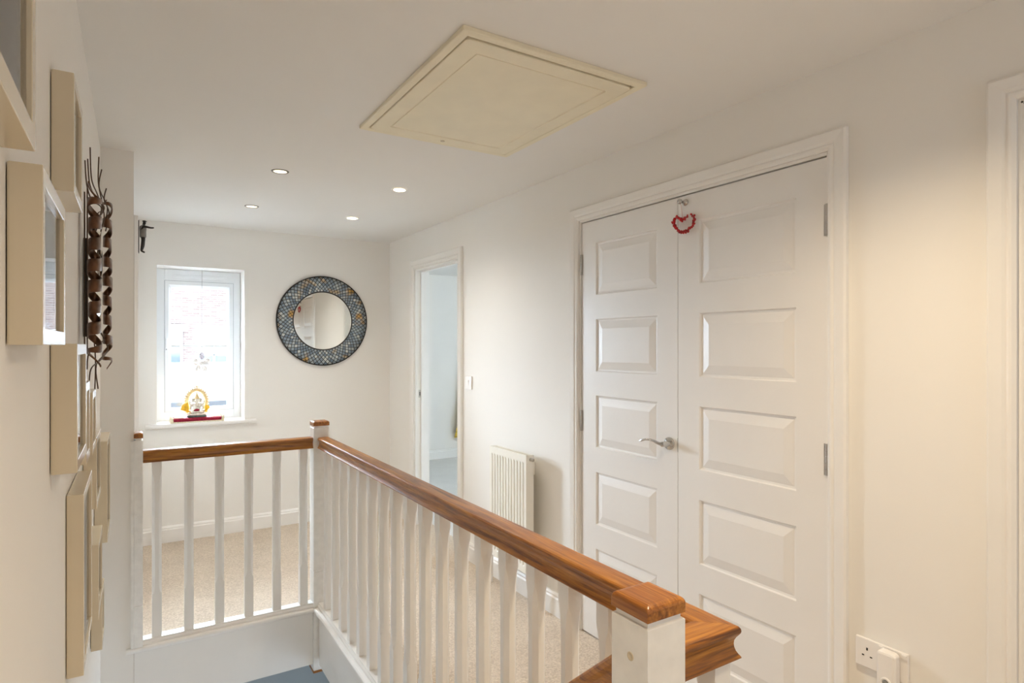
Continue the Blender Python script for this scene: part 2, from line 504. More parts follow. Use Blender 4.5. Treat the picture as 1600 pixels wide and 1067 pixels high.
# cupboard shell behind the doors and room behind the near door
m = MB().box(R + .6, R + .62, YN, 2.6, 0, H).box(R + WT, R + .6, 2.5, 2.52, 0, H).box(R + WT, R + .6, .78, .8, 0, H).box(R + WT, R + .6, YN, YN + .02, 0, H).box(R + WT, R + .6, YN, 2.52, -.02, 0)
struct('wall_cupboard', m, 'wall_paint', 'inside of the cupboard behind the closed doors', 'wall')
m = MB().box(R + WT, 4.9, 2.7, 6.8, -.1, 0)
struct('floor_bedroom', m, 'grey_carpet', 'pale grey carpet of the bedroom beyond the open doorway', 'floor')
m = MB().box(R + WT, 5.0, 6.8, 6.9, 0, H)
struct('wall_bedroom', m, 'wall_paint', 'cool lit white wall of the bedroom seen through the doorway', 'wall')
m = MB().box(R + WT, 5.0, 2.6, 2.7, 0, H)
m.box(4.9, 5.0, 2.7, 3.3, 0, H).box(4.9, 5.0, 4.5, 6.8, 0, H).box(4.9, 5.0, 3.3, 4.5, 0, .9).box(4.9, 5.0, 3.3, 4.5, 2.0, H)
struct('wall_bedroom_side', m, 'wall_paint', 'bedroom side walls around its wide window', 'wall')
m = MB().rings([[(x, 6.8 - a - .0005, z + .0005) for a, z in skirt_prof()] for x in (R + WT + .01, 4.89)], smooth=False)
struct('baseboard_bedroom', m, 'trim_gloss', 'white baseboard at the back of the bedroom', 'baseboard')

# architrave of the door on the left, beyond the pier
m = MB().box(.0035, .0225, 3.665, 3.735, 0, 2.056).box(.0035, .0225, 3.735, 4.55, 1.986, 2.056).box(.0035, .0225, 4.55, 4.62, 0, 2.056)
struct('trim_11', m, 'trim_gloss', 'edge of a white architrave on the left wall behind the pier', 'door frame', bevel=.003)
m = MB().box(.0035, .008, 3.736, 4.549, 0.005, 1.985)
struct('door_4', m, 'door_paint', 'white door on the left wall hidden beyond the pier', 'door')

# ------------------------------------------------------------------ cupboard doors
ROWS = [(.18, .427), (.542, .789), (.906, 1.151), (1.264, 1.511), (1.626, 1.872)]
FX = R + .002
def leaf(name, y0, y1, py0, py1, label, zt=1.9785, rows=ROWS):
    t = thing(name, (FX, (y0 + y1) / 2, .008), label, 'door', kind='structure')
    m = MB()
    def q(ya, yb, za, zb):
        m.add([(FX, ya, za), (FX, yb, za), (FX, yb, zb), (FX, ya, zb)], [(0, 1, 2, 3)])
    z0 = .008
    q(y0, py0, z0, zt); q(py1, y1, z0, zt)
    zz = [z0] + [v for r in rows for v in r] + [zt]
    for i in range(0, len(zz), 2):
        q(py0, py1, zz[i], zz[i + 1])
    for za, zb in rows:
        prof = [(0, 0), (.004, .0065), (.011, .0075), (.016, .006), (.046, -.0005)]
        rg = [[(FX + d, py0 + i, za + i), (FX + d, py1 - i, za + i), (FX + d, py1 - i, zb - i), (FX + d, py0 + i, zb - i)] for i, d in prof]
        m.rings(rg, True, False, smooth=False)
        m.add(rg[-1], [(0, 1, 2, 3)])
    xb = FX + .035
    m.add([(FX, y0, z0), (FX, y1, z0), (FX, y1, zt), (FX, y0, zt), (xb, y0, z0), (xb, y1, z0), (xb, y1, zt), (xb, y0, zt)],
          [(0, 4, 5, 1), (1, 5, 6, 2), (2, 6, 7, 3), (3, 7, 4, 0), (4, 7, 6, 5)])
    obj('door_leaf', m, 'door_paint', t, fixn=False)
    return t
def hinge(parent, y, zc, side):
    m = MB()
    for k in range(5):
        a = zc - .05 + k * .0202
        m.lathe((FX - .0035, y, a), [(.0052, 0), (.0052, .0192)], n=10)
    m.box(FX - .0006, FX + .0004, y, y + side * .012, zc - .05, zc + .05)
    h = obj('hinge', m, 'steel', parent)
    h['label'] = 'steel butt hinge'
    return h
LL = leaf('door_1', 1.7105, 2.3205, 1.823, 2.217, 'left leaf of the white five panel cupboard doors, with the lever handle')
RL = leaf('door_2', 1.0925, 1.7075, 1.197, 1.601, 'right leaf of the white five panel cupboard doors, with the chrome hook')
for z in (1.778, 1.022): hinge(LL, 2.3235, z, -1)
for z in (1.781, 1.026): hinge(RL, 1.0905, z, 1)
# lever handle
hy, hz = 1.752, .987
m = MB().lathe((FX - .0005, hy, hz), [(.026, 0), (.026, .006), (.0245, .0085), (.012, .0095), (.0105, .012), (.0105, .044), (.009, .047), (0, .047)], axis=(-1, 0, 0), n=32)
hd = obj('lever_handle', m, 'chrome', LL)
m = MB().tube([(FX - .037, hy - .006, hz), (FX - .043, hy + .006, hz), (FX - .047, hy + .022, hz + .003), (FX - .048, hy + .042, hz + .009), (FX - .049, hy + .066, hz + .0115), (FX - .050, hy + .09, hz + .009), (FX - .0505, hy + .112, hz + .002), (FX - .0505, hy + .119, hz - .0005)],
              [.009, .0105, .009, .0075, .007, .0072, .0075, .0055], n=14, flat=.72)
obj('lever', m, 'chrome', hd)
m = MB().box(FX - .0006, FX + .004, 1.7082, 1.7118, .958, 1.014)
e = obj('latch_edge', m, 'steel', LL)
# hook / turn knob on right leaf
ky, kz = 1.668, 1.951
m = MB().lathe((FX - .0005, ky, kz), [(.0135, 0), (.0135, .003), (.0115, .006), (.006, .009), (.0048, .013), (.0048, .024), (.008, .027), (.0105, .031), (.0105, .036), (.008, .040), (0, .041)], axis=(-1, 0, 0), n=24)
obj('hook_knob', m, 'chrome', RL)
# near right door
NL = leaf('door_3', D3[0] + .004, D3[1] - .004, D3[0] + .13, D3[1] - .13, 'white door cut by the right edge of the picture')

# red heart
hp = [(1.644, 1.892), (1.655, 1.885), (1.666, 1.878), (1.680, 1.889), (1.695, 1.896), (1.708, 1.893), (1.715, 1.884), (1.711, 1.866), (1.700, 1.851), (1.688, 1.841), (1.664, 1.830), (1.645, 1.832), (1.630, 1.839), (1.616, 1.849), (1.607, 1.864), (1.609, 1.880), (1.620, 1.893)]
t = thing('heart_decoration', (FX - .019, 1.66, 1.83), 'small red berry heart hanging on a thread from the chrome door hook', 'decoration')
m = MB()
for i in range(len(hp) - 1):
    a, b = Vector((0, *hp[i])), Vector((0, *hp[i + 1]))
    n = max(2, int((b - a).length / .0042))
    for k in range(n):
        p = a.lerp(b, k / n)
        for q in range(2):
            m.ball((FX - .019 + random.uniform(-.005, .004), p.y + random.uniform(-.0045, .0045), p.z + random.uniform(-.0045, .0045)), random.uniform(.0034, .0052), 7, 5)
obj('berry_ring', m, 'red_berry', t)
m = MB().tube([(FX - .019, hp[a][0], hp[a][1]) for a in range(len(hp))], .0018, 6)
obj('wire_core', m, 'bronze_rod', t)
m = MB().tube([(FX - .027, ky + .0015, kz - .006), (FX - .024, 1.667, 1.915), (FX - .019, 1.666, 1.88)], .0011, 6)
obj('thread', m, 'pink_thread', t)

# ------------------------------------------------------------------ newel posts
NW = .08
def post_mesh(x0, x1, y0, y1, z0, z1, groove):
    m = MB()
    def sq(i, z): return [(x0 + i, y0 + i, z), (x1 - i, y0 + i, z), (x1 - i, y1 - i, z), (x0 + i, y1 - i, z)]
    zs = [(0, z0)]
    for g in groove: zs += [(0, g - .003), (.0022, g - .0012), (.0022, g + .0012), (0, g + .003)]
    zs += [(0, z1 - .0015), (.0015, z1)]
    m.rings([sq(i, z) for i, z in zs], smooth=False)
    return m
def newel(name, x0, y0, z0, zt, label, w=NW, wx=None, grooves=(.21,), capmat='oak_newel', co=.001):
    wx = wx or w
    t = thing(name, (x0 + wx / 2, y0 + w / 2, z0), label, 'newel post')
    x1, y1 = x0 + wx, y0 + w
    obj('post', post_mesh(x0, x1, y0, y1, z0, zt - .034, grooves), 'newel_paint', t)
    i = .005
    m = MB().box(x0 + i, x1 - i, y0 + i, y1 - i, zt - .034, zt - .024)
    obj('neck', m, 'newel_paint', t)
    m = MB()
    rg = []
    for ins, z in ((-co, zt - .024), (-co, zt - .009), (-.0002, zt - .0058), (.0014, zt - .0033), (.0042, zt - .0013), (.008, zt - .0003), (.012, zt)):
        rg.append([(x0 + ins, y0 + ins, z), (x1 - ins, y0 + ins, z), (x1 - ins, y1 - ins, z), (x0 + ins, y1 - ins, z)])
    m.rings(rg, smooth=False)
    c = obj('cap', m, capmat, t, bevel=.0018); c['label'] = 'varnished oak cap'
    return t
NN = newel('newel_post', .650, .658, -.19, .993, 'large white newel post with oak cap nearest the viewer at the top of the stairs')
m = MB().lathe((.6499, .695, .905), [(.0068, 0), (.0068, .0006), (.0052, .0009), (.0052, .0003), (0, .0003)], axis=(-1, 0, 0), n=20)
obj('hole_plug', m, 'frame_laminate', NN)
NF = newel('newel_post', .795, 3.21, -.302, .992, 'white corner newel post with oak cap where the two balustrades meet', grooves=(.21, ))
m = MB().box(.792, .878, 3.207, 3.293, -.314, -.302)
c = obj('drop_cap', m, 'oak_x', NF, bevel=.002); c['label'] = 'oak cap on the foot of the post'
NLW = newel('newel_post', .0036, 3.206, .0255, .992, 'slim white half newel against the wall pier at the far left', wx=.0345)

obj('scribe_strip', MB().box(-.0085, .0032, 3.2065, 3.2196, .0255, .955), 'newel_paint', NLW)

# ------------------------------------------------------------------ balustrades
RZ = .8525
def rail_prof():
    h = [(.031, 0), (.0312, .0022), (.0303, .0040), (.0275, .0075), (.0248, .0125), (.0230, .0185), (.0224, .0245), (.0230, .0300), (.0252, .0350), (.0284, .0395), (.0306, .0430), (.0312, .0465), (.0304, .0505), (.0278, .0538), (.023, .0555), (.010, .0562)]
    return h + [(-a, z) for a, z in reversed(h)]
def spindle_mesh(cx, cy, z0=.047, z1=.8525, w=.0195):
    m = MB()
    def octo(c, z):
        a, b = w, w - c
        return [(cx + x, cy + y, z) for x, y in ((a, -b), (a, b), (b, a), (-b, a), (-a, b), (-a, -b), (-b, -a), (b, -a))]
    e = .0006
    m.rings([octo(e, z0), octo(e, .245), octo(.0065, .252), octo(.0105, .275), octo(.0115, .315), octo(.0115, .70), octo(.0105, .75), octo(.0065, .782), octo(e, .80), octo(e, z1)], smooth=False)
    return m

LB = thing('balustrade', (.845, 1.95, 0), 'long balustrade running down the landing beside the stairwell, oak handrail and white spindles', 'balustrade')
P = rail_prof()
m = MB().rings([[(.845 + o, 3.2095, RZ + z) for o, z in P], [(.845 + o, .6972 - o, RZ + z) for o, z in P]], smooth=False)
m2 = MB().rings([[(.8448 + o, .697 - o, RZ + z) for o, z in P], [(.7305, .697 - o, RZ + z) for o, z in P]], smooth=False)
obj('handrail_return', m2, 'oak_x', LB, bevel=.001)
hr = obj('handrail', m, 'oak_y', LB, bevel=.001); hr['label'] = 'varnished oak handrail'
m = MB()
bp = [(-.030, .0255), (-.030, .034), (-.025, .040), (-.025, .047), (.025, .047), (.025, .040), (.030, .034), (.030, .0255)]
m.rings([[(.845 + a, y, z) for a, z in bp] for y in (.668, 3.2095)], smooth=False)
obj('base_rail', m, 'trim_gloss', LB)
y0 = .678; pitch = .1344
sy = [y0 + .0205 + pitch * k for k in range(19)]
proto = None
for k, y in enumerate(sy):
    if proto is None:
        proto = obj('spindle', spindle_mesh(.845, y), 'trim_gloss', LB); py = y
    else:
        c = proto.copy(); link(c); c.parent = LB; c.location = (0, y - py, 0)

SB = thing('balustrade', (.41, 3.25, 0), 'short balustrade in front of the window wall with six white spindles', 'balustrade')
m = MB().rings([[(x, 3.25 + o, RZ + z) for o, z in P] for x in (.0386, .7945)], smooth=False)
hr = obj('handrail', m, 'oak_x', SB, bevel=.001); hr['label'] = 'varnished oak handrail'
m = MB().rings([[(x, 3.25 + a, z) for a, z in bp] for x in (.0386, .7945)], smooth=False)
obj('base_rail', m, 'trim_gloss', SB)
proto = None
for k in range(6):
    x = .0935 + .1313 * k
    if proto is None:
        proto = obj('spindle', spindle_mesh(x, 3.25), 'trim_gloss', SB); px = x
    else:
        c = proto.copy(); link(c); c.parent = SB; c.location = (x - px, 0, 0)

# stair handrail going down from the near newel
t = thing('stair_handrail', (.687, .74, .83), 'oak stair handrail sloping down behind the nearest newel post', 'handrail')
dv = Vector((0, math.cos(.714), -math.sin(.714))); nv = Vector((0, math.sin(.714), math.cos(.714)))
p0 = Vector((.687, .739, .893))
def srail(y_end):
    rg = []
    for k, yy in enumerate((.7388, y_end)):
        ring = []
        for o, z in P:
            base = p0 + Vector((o, 0, 0)) + nv * (z - .0562)
            s_ = (yy - base.y) / dv.y
            ring.append(base + dv * s_)
        rg.append(ring)
    return rg
m = MB().rings(srail(2.9), smooth=False)
obj('handrail', m, 'oak_y', t, bevel=.0015)
for k in range(7):
    y = 1.0 + .29 * k
    zt = .893 - math.tan(.714) * (y - .739) - .075
    zb = -.195 * (int((y - .64) / .22) + 1)
    obj('spindle', MB().box(.668, .706, y - .019, y + .019, zb + .001, zt), 'trim_gloss', t)

# ------------------------------------------------------------------ loft hatch
t = thing('loft_hatch', (1.107, 1.92, H - .03), 'square cream loft hatch set in the ceiling', 'hatch')
hx0, hx1, hy0, hy1 = .763, 1.447, 1.468, 2.362
m = MB()
zb = H - .014
def rect(i, z, x0=hx0, x1=hx1, y0=hy0, y1=hy1): return [(x0 + i, y0 + i, z), (x1 - i, y0 + i, z), (x1 - i, y1 - i, z), (x0 + i, y1 - i, z)]
m.rings([rect(0, H - .0005), rect(0, zb + .002), rect(.002, zb), rect(.026, zb), rect(.028, zb + .003), rect(.028, H - .0005)], True, False, smooth=False)
obj('hatch_frame', m, 'cream_plastic', t)
m = MB().box(hx0 + .027, hx1 - .027, hy0 + .027, hy1 - .027, H - .003, H - .001)
obj('gap_shadow', m, 'dark_gap', t)
m = MB()
lx0, lx1, ly0, ly1 = hx0 + .031, hx1 - .031, hy0 + .0375, hy1 - .031
def lrect(i, z, c=.018):
    x0, x1, y0, y1 = lx0 + i, lx1 - i, ly0 + i, ly1 - i
    pts = []
    for cx, cy, a0 in ((x0 + c, y0 + c, PI), (x1 - c, y0 + c, 1.5 * PI), (x1 - c, y1 - c, 0), (x0 + c, y1 - c, .5 * PI)):
        for q in range(5):
            a = a0 + q * PI / 8
            pts.append((cx + c * math.cos(a), cy + c * math.sin(a), z))
    return pts
zl = zb - .002
m.rings([lrect(0, H - .004), lrect(0, zl + .002), lrect(.002, zl), lrect(.060, zl, .008), lrect(.063, zl + .004, .008), lrect(.066, zl + .004, .008), lrect(.0675, zl + .0015, .008)], True, False, smooth=False)
m.add(lrect(.0675, zl + .0015, .008), [tuple(range(20))])
obj('hatch_lid', m, 'cream_plastic', t)
m = MB().lathe((1.10, hy1 - .055, zl - .0005), [(.009, 0), (.009, -.001), (.006, -.0015), (0, -.0015)], n=16)
obj('latch', m, 'frame_laminate', t)

# ------------------------------------------------------------------ downlights
def downlight(x, y, label, lens, first=None):
    t = thing('ceiling_spotlight', (x, y, H - .004), label, 'ceiling light', 'recessed ceiling spotlights')
    m = MB()
    n = 32
    prof = [(.031, -.0012), (.033, -.003), (.037, -.0042), (.041, -.003), (.0425, -.0004)]
    rs = [[(x + r * math.cos(2 * PI * k / n), y + r * math.sin(2 * PI * k / n), H + z) for k in range(n)] for r, z in prof]
    m.rings(rs, True, False)
    obj('bezel', m, 'white_plastic' if lens == 'lamp_lens_bright' else 'nickel', t)
    m = MB().lathe((x, y, H - .0022), [(.0315, 0), (.0315, .0012)], n=n)
    obj('lamp_lens', m, lens, t)
    return t
DL = [(.625, 3.19, 'recessed spotlight with steel rim, nearest the left wall pier', 'lamp_lens'),
      (1.265, 3.21, 'brightest recessed spotlight, nearer of the two by the right wall', 'lamp_lens_bright'),
      (.630, 4.08, 'dim recessed spotlight with steel rim above the window end', 'lamp_lens'),
      (1.270, 4.09, 'bright recessed spotlight nearest the round mirror', 'lamp_lens_bright')]
for a in DL: downlight(*a)
DLX = [(.42, -.12), (1.16, .74)]
for x, y in DLX: downlight(x, y, 'recessed spotlight above the near end of the landing, out of the picture', 'lamp_lens')

def spot(x, y, w, size=2.35, col=(1., .82, .58)):
    l = bpy.data.lights.new('spot', 'SPOT'); l.energy = w; l.spot_size = size; l.spot_blend = 1.; l.shadow_soft_size = .03; l.color = col
    o = bpy.data.objects.new('spot_lamp', l); link(o); o.location = (x, y, H - .012)
WARM = (1., .81, .56)
for i, (x, y, _, _) in enumerate(DL): spot(x, y, (8, 8, 4.5, 6)[i] , col=(1., .89, .73))
for (x, y), e in zip(DLX, (17., 27.)): spot(x, y, e, col=WARM)

# ------------------------------------------------------------------ mirror
mx, mz, my = 1.289, 1.586, B - .0015
t = thing('round_mirror', (mx, my, mz), 'round wall mirror with a wide blue grey mosaic surround', 'mirror')
def ringmesh(prof, n=96):
    m = MB()
    m.rings([[(mx + r * math.cos(2 * PI * k / n), my - d, mz + r * math.sin(2 * PI * k / n)) for k in range(n)] for r, d in prof], True, False)
    return m
obj('mosaic_surround', ringmesh([(.349, .004), (.349, .017), (.30, .0185), (.234, .013)]), 'mosaic', t)
obj('outer_rim', ringmesh([(.349, .0), (.3495, .019), (.353, .021), (.3575, .018), (.3575, 0)]), 'black', t)
obj('inner_rim', ringmesh([(.236, .0135), (.235, .0165), (.229, .0165), (.2265, .010)]), 'black', t)
m = MB().lathe((mx, my - .009, mz), [(.2295, 0), (.2295, .002)], axis=(0, -1, 0), n=96, smooth=False)
obj('mirror_glass', m, 'mirror_silver', t)
m = MB().lathe((mx, my - .0005, mz), [(.348, 0), (.348, .003)], axis=(0, -1, 0), n=64, smooth=False)
obj('backing', m, 'black', t)

# ------------------------------------------------------------------ window
FY = B + WD - .06
Wt = thing('window_1', (.425, FY, WZ[0]), 'narrow white framed window in the far wall, bright daylight behind it', 'window', kind='structure')
def framebars(x0, x1, z0, z1, w, y0, y1, wb=None):
    wb = wb or w
    return MB().box(x0, x0 + w, y0, y1, z0, z1).box(x1 - w, x1, y0, y1, z0, z1).box(x0 + w, x1 - w, y0, y1, z1 - w, z1).box(x0 + w, x1 - w, y0, y1, z0, z0 + wb)
Yf = 5.115
m = MB().box(WX[0] + .001, .196, Yf, Yf + .06, WZ[0] + .002, WZ[1] - .001).box(.659, WX[1] - .001, Yf, Yf + .06, WZ[0] + .002, WZ[1] - .001)
m.box(.196, .659, Yf, Yf + .06, 1.868, WZ[1] - .001).box(.196, .659, Yf, Yf + .06, WZ[0] + .002, .899)
obj('outer_frame', m, 'upvc', Wt, bevel=.002)
m = MB()
for (a, b, c, d) in (((.1985), .6565, .9015, 1.8655),):
    i1, i2 = (.0415, .0425), (.03, .045)
    r0 = [(a, Yf - .006, c), (b, Yf - .006, c), (b, Yf - .006, d), (a, Yf - .006, d)]
    r0b = [(a, Yf + .05, c), (b, Yf + .05, c), (b, Yf + .05, d), (a, Yf + .05, d)]
    r1 = [(a + .024, Yf - .006, c + .016), (b - .026, Yf - .006, c + .016), (b - .026, Yf - .006, d - .028), (a + .024, Yf - .006, d - .028)]
    r2 = [(.237, Yf + .012, .927), (.614, Yf + .012, .927), (.614, Yf + .012, 1.819), (.237, Yf + .012, 1.819)]
    r3 = [(x, Yf + .03, z) for x, y, z in r2]
    m.rings([r0b, r0, r1, r2, r3], True, False, smooth=False)
obj('sash', m, 'upvc', Wt)
m = framebars(.1955, .6595, .8985, 1.8685, .0032, Yf + .0, Yf + .004)
obj('seal', m, 'gasket', Wt)
m = MB().box(.235, .616, Yf + .02, Yf + .024, .925, 1.821)
obj('pane', m, 'clear_glass', Wt)
m = MB().box(.237, .614, Yf + .014, Yf + .0195, 1.378, 1.390)
obj('glazing_bar', m, 'upvc', Wt)
m = MB().box(.25, .615, Yf - .010, Yf - .0005, 1.888, 1.914).box(.27, .595, Yf - .014, Yf - .010, 1.893, 1.909)
obj('trickle_vent', m, 'upvc', Wt, bevel=.002)
m = MB().box(.199, .213, Yf - .018, Yf - .006, 1.345, 1.425).box(.200, .212, Yf - .034, Yf - .018, 1.350, 1.372).tube([(.206, Yf - .03, 1.36), (.206, Yf - .032, 1.40), (.207, Yf - .034, 1.44)], [.006, .0055, .004], 8)
h = obj('window_handle', m, 'upvc', Wt)
m = MB().lathe((.206, Yf - .0345, 1.361), [(.004, 0), (.004, .001)], axis=(0, -1, 0), n=10)
obj('lock_button', m, 'black', h)
# sill board
m = MB()
pr = [(.192, .806), (-.022, .806), (-.028, .812), (-.030, .820), (-.028, .828), (-.022, .8335), (.192, .8335)]
m = MB().box(WX[0] + .001, WX[1] - .001, B - .001, Yf - .0005, .8345, .8365)
m.rings([[(x, B - .001 + o, z) for o, z in [(0, .806), (-.022, .806), (-.028, .812), (-.030, .821), (-.028, .831), (-.022, .8365), (0, .8365)]] for x in (.072, .79)], smooth=False)
struct('trim_12', m, 'trim_gloss', 'white window sill board with rounded front edge', 'window sill')
SILL = .8368

# ------------------------------------------------------------------ things on / in the window
t = thing('velvet_platform', (.396, B + .03, SILL), 'low crimson velvet platform with ivory braid trim on the window sill', 'platform')
pa = dict(x0=.222, x1=.572, y0=B - .022, y1=B + .10)
m = MB().box(pa['x0'], pa['x1'], pa['y0'], pa['y1'], SILL, SILL + .008)
obj('braid_base', m, 'ivory_braid', t, bevel=.002)
m = MB().box(pa['x0'] + .012, pa['x1'] - .012, pa['y0'] + .004, pa['y1'] - .004, SILL + .008, SILL + .032)
obj('velvet_top', m, 'velvet', t, bevel=.006)
for x in (pa['x0'] + .012, pa['x1'] - .012):
    for y in (pa['y0'] + .010, pa['y1'] - .010):
        m = MB().lathe((x, y, SILL + .008), [(.010, 0), (.012, .01), (.009, .02), (.011, .026), (.006, .033), (0, .036)], n=12)
        obj('corner_stud', m, 'ivory_braid', t)
for x in (.278, .518):
    m = MB()
    for k in range(13):
        a = PI * (k / 12)
        m.ball((x + .024 * math.cos(a), B + .014 + .022 * math.sin(a), SILL + .0335), (.009, .008, .005), 8, 6)
    for k in range(9):
        m.ball((x - .024 + .006 * k, B + .010, SILL + .0335), (.006, .006, .005), 8, 6)
    obj('braid_scroll', m, 'ivory_braid', t)

t = thing('deity_figurine', (.394, B + .04, SILL + .034), 'small gold and silver seated deity figurine under an ornate arch on the velvet platform', 'figurine')
ix, iy, iz = .394, B + .040, SILL + .0325
m = MB().box(ix - .062, ix + .062, iy - .03, iy + .03, iz, iz + .012)
b = obj('stone_base', m, 'stone_green', t, bevel=.003)
m = MB().lathe((ix, iy, iz + .012), [(.056, 0), (.064, .006), (.060, .012), (.048, .016), (.05, .02), (0, .021)], n=28)
for k in range(20):
    a = 2 * PI * k / 20
    m.ball((ix + .058 * math.cos(a), iy + .03 * math.sin(a), iz + .02), (.007, .006, .007), 7, 5)
m.v = [(x, iy + (y - iy) * .55, z) for x, y, z in m.v]
obj('lotus_seat', m, 'silver_pearl', t)
# arch: ornate band
m = MB()
for i in range(46):
    a = -.62 + (PI + 1.24) * i / 45
    px_, pz_ = ix + .062 * math.cos(a), iz + .112 + .084 * math.sin(a)
    m.ball((px_, iy + .014, pz_), (.0145, .007, .0125), 8, 6)
    if i % 2 == 0:
        m.ball((ix + .078 * math.cos(a), iy + .014, iz + .112 + .0985 * math.sin(a)), (.0055, .004, .0055), 7, 5)
for dx, dz, r in ((0, .222, .008), (0, .234, .005), (-.012, .216, .006), (.012, .216, .006)):
    m.ball((ix + dx, iy + .014, iz + dz), (r, .005, r), 8, 6)
m.box(ix - .072, ix - .052, iy + .008, iy + .02, iz + .028, iz + .075).box(ix + .052, ix + .072, iy + .008, iy + .02, iz + .028, iz + .075)
obj('arch', m, 'gold', t)
m = MB()                                              # body: one closed smooth surface
m.lathe((ix, iy, iz + .030), [(.030, 0), (.040, .008), (.036, .018), (.027, .028), (.029, .040), (.030, .052), (.024, .066), (.013, .074), (.012, .078)], n=22)
m.v = [(x, iy + (y - iy) * .62, z) for x, y, z in m.v]
for s_ in (-1, 1):
    m.tube([(ix + s_ * .014, iy - .006, iz + .042), (ix + s_ * .042, iy - .012, iz + .040), (ix + s_ * .030, iy - .024, iz + .036), (ix - s_ * .004, iy - .026, iz + .036)], [.014, .013, .010, .007], 10)
    m.tube([(ix + s_ * .022, iy, iz + .094), (ix + s_ * .038, iy - .006, iz + .080), (ix + s_ * .040, iy - .016, iz + .062), (ix + s_ * .030, iy - .022, iz + .056)], [.009, .008, .007, .006], 10)
    m.tube([(ix + s_ * .022, iy, iz + .096), (ix + s_ * .042, iy - .002, iz + .092), (ix + s_ * .047, iy - .008, iz + .112), (ix + s_ * .044, iy - .010, iz + .122)], [.008, .007, .006, .005], 10)
    m.ball((ix + s_ * .025, iy + .002, iz + .122), (.013, .004, .016), 10, 7)
m.ball((ix, iy - .003, iz + .120), (.020, .018, .021), 14, 10)
m.tube([(ix, iy - .018, iz + .118), (ix - .001, iy - .026, iz + .100), (ix + .003, iy - .028, iz + .084), (ix + .012, iy - .027, iz + .074), (ix + .017, iy - .027, iz + .080)], [.010, .008, .0065, .005, .004], 10)
obj('body', m, 'silver_pearl', t)
m = MB().lathe((ix, iy - .001, iz + .133), [(.020, 0), (.022, .004), (.016, .010), (.017, .014), (.010, .024), (.011, .028), (.004, .040), (.003, .05), (0, .056)], n=18)
obj('crown', m, 'gold', t)
m = MB().ball((ix + .0, iy - .022, iz + .052), (.016, .010, .009), 10, 7).ball((ix - .012, iy - .022, iz + .050), (.010, .008, .007), 8, 6)
obj('red_sash', m, 'velvet', t)
for s_, n in ((-1, 10), (1, 7)):
    m = MB().ball((ix + s_ * .058, iy - .012, iz + .044), .009, 10, 7)
    for k in range(n):
        a = (PI * .5 + k * .16) if s_ < 0 else (PI * .5 - k * .17)
        L = .056 if s_ < 0 else .034
        q = Vector((ix + s_ * .058, iy - .012, iz + .044))
        e_ = q + Vector((math.cos(a) * L * .95, -.004, abs(math.sin(a)) * L + .010))
        m.tube([q, q.lerp(e_, .5) + Vector((0, -.003, .004)), e_], [.006, .0075, .002], 7)
    obj('flower', m, 'yellow_flower', t)

t = thing('crystal_suncatcher', (.428, B + .06, 1.2), 'crystal flower suncatcher hanging on a string in the window', 'suncatcher')
cy_ = B + .06
m = MB().tube([(.430, cy_, WZ[1] - .001), (.430, cy_, 1.70), (.428, cy_, 1.36)], .0011, 6)
for k in range(13): m.ball((.429, cy_, 1.38 + k * .026), .0019, 6, 5)
obj('string', m, 'string', t)
m = MB().lathe((.430, cy_, WZ[1] - .001), [(.009, 0), (.007, -.004), (.003, -.008), (0, -.009)], n=14)
obj('suction_cup', m, 'clear_glass', t)
def crystal(c, rx, rz, ang, mat):
    m = MB().ball(c, (rx, .009, rz), 10, 6, Matrix.Rotation(ang, 3, 'Y'))
    m.sm = [False] * len(m.f)
    o = obj('crystal', m, mat, t)
    return o
crystal((.428, cy_ - .004, 1.312), .019, .028, 0, 'crystal_grey')
crystal((.397, cy_, 1.268), .025, .026, .9, 'crystal_pale')
crystal((.461, cy_, 1.270), .025, .026, -.9, 'crystal_pale')
crystal((.405, cy_, 1.222), .019, .027, .35, 'crystal_pale')
crystal((.446, cy_, 1.220), .019, .027, -.35, 'crystal_pale')
crystal((.429, cy_ - .005, 1.258), .017, .017, 0, 'crystal_pale')

# ------------------------------------------------------------------ radiator
ry0, ry1, rz0, rz1 = 2.662, 3.046, .185, .806
xf = R - .10; xb = R - .052
t = thing('radiator', (R - .075, 2.854, rz0), 'small white panel radiator on the wall between cupboard and bedroom doorway', 'radiator')
m = MB()
nr = 12; pw = (ry1 - ry0 - .03) / nr
ys = [(ry0, 0.0), (ry0 + .013, 0.0)]
for k in range(nr):
    a = ry0 + .015 + pw * k
    ys += [(a + pw * .16, .0), (a + pw * .26, .013), (a + pw * .56, .013), (a + pw * .66, .0), (a + pw * .98, .0)]
ys += [(ry1 - .013, 0), (ry1, 0)]
rows = []
for z, f in ((rz0, 0), (rz0 + .035, 0), (rz0 + .055, 1), (rz1 - .055, 1), (rz1 - .035, 0), (rz1, 0)):
    rows.append([(xf + d * f, y, z) for y, d in ys])
m.rings(rows, False, False, smooth=False)
obj('front_panel', m, 'radiator_enamel', t)
m = MB().box(xf + .0135, xb, ry0 + .003, ry1 - .003, rz0, rz1 - .006)
m.box(xf + .0005, xb, ry0, ry0 + .003, rz0, rz1).box(xf + .0005, xb, ry1 - .003, ry1, rz0, rz1)
obj('side_panels', m, 'radiator_enamel', t)
m = MB()
for k in range(16):
    y = ry0 + .012 + k * (ry1 - ry0 - .03) / 15
    m.box(xf + .012, xb - .002, y, y + .006, rz1 - .006, rz1 - .001)
m.box(xf + .0005, xf + .012, ry0, ry1, rz1 - .003, rz1 + .001).box(xb - .004, xb, ry0, ry1, rz1 - .006, rz1 + .001)
obj('top_grille', m, 'radiator_enamel', t)
m = MB().lathe((xf + .030, ry0 - .0005, rz1 - .022), [(.010, 0), (.010, .008), (.0075, .009), (.0075, .014), (.009, .015), (.009, .020), (0, .021)], axis=(0, -1, 0), n=18)
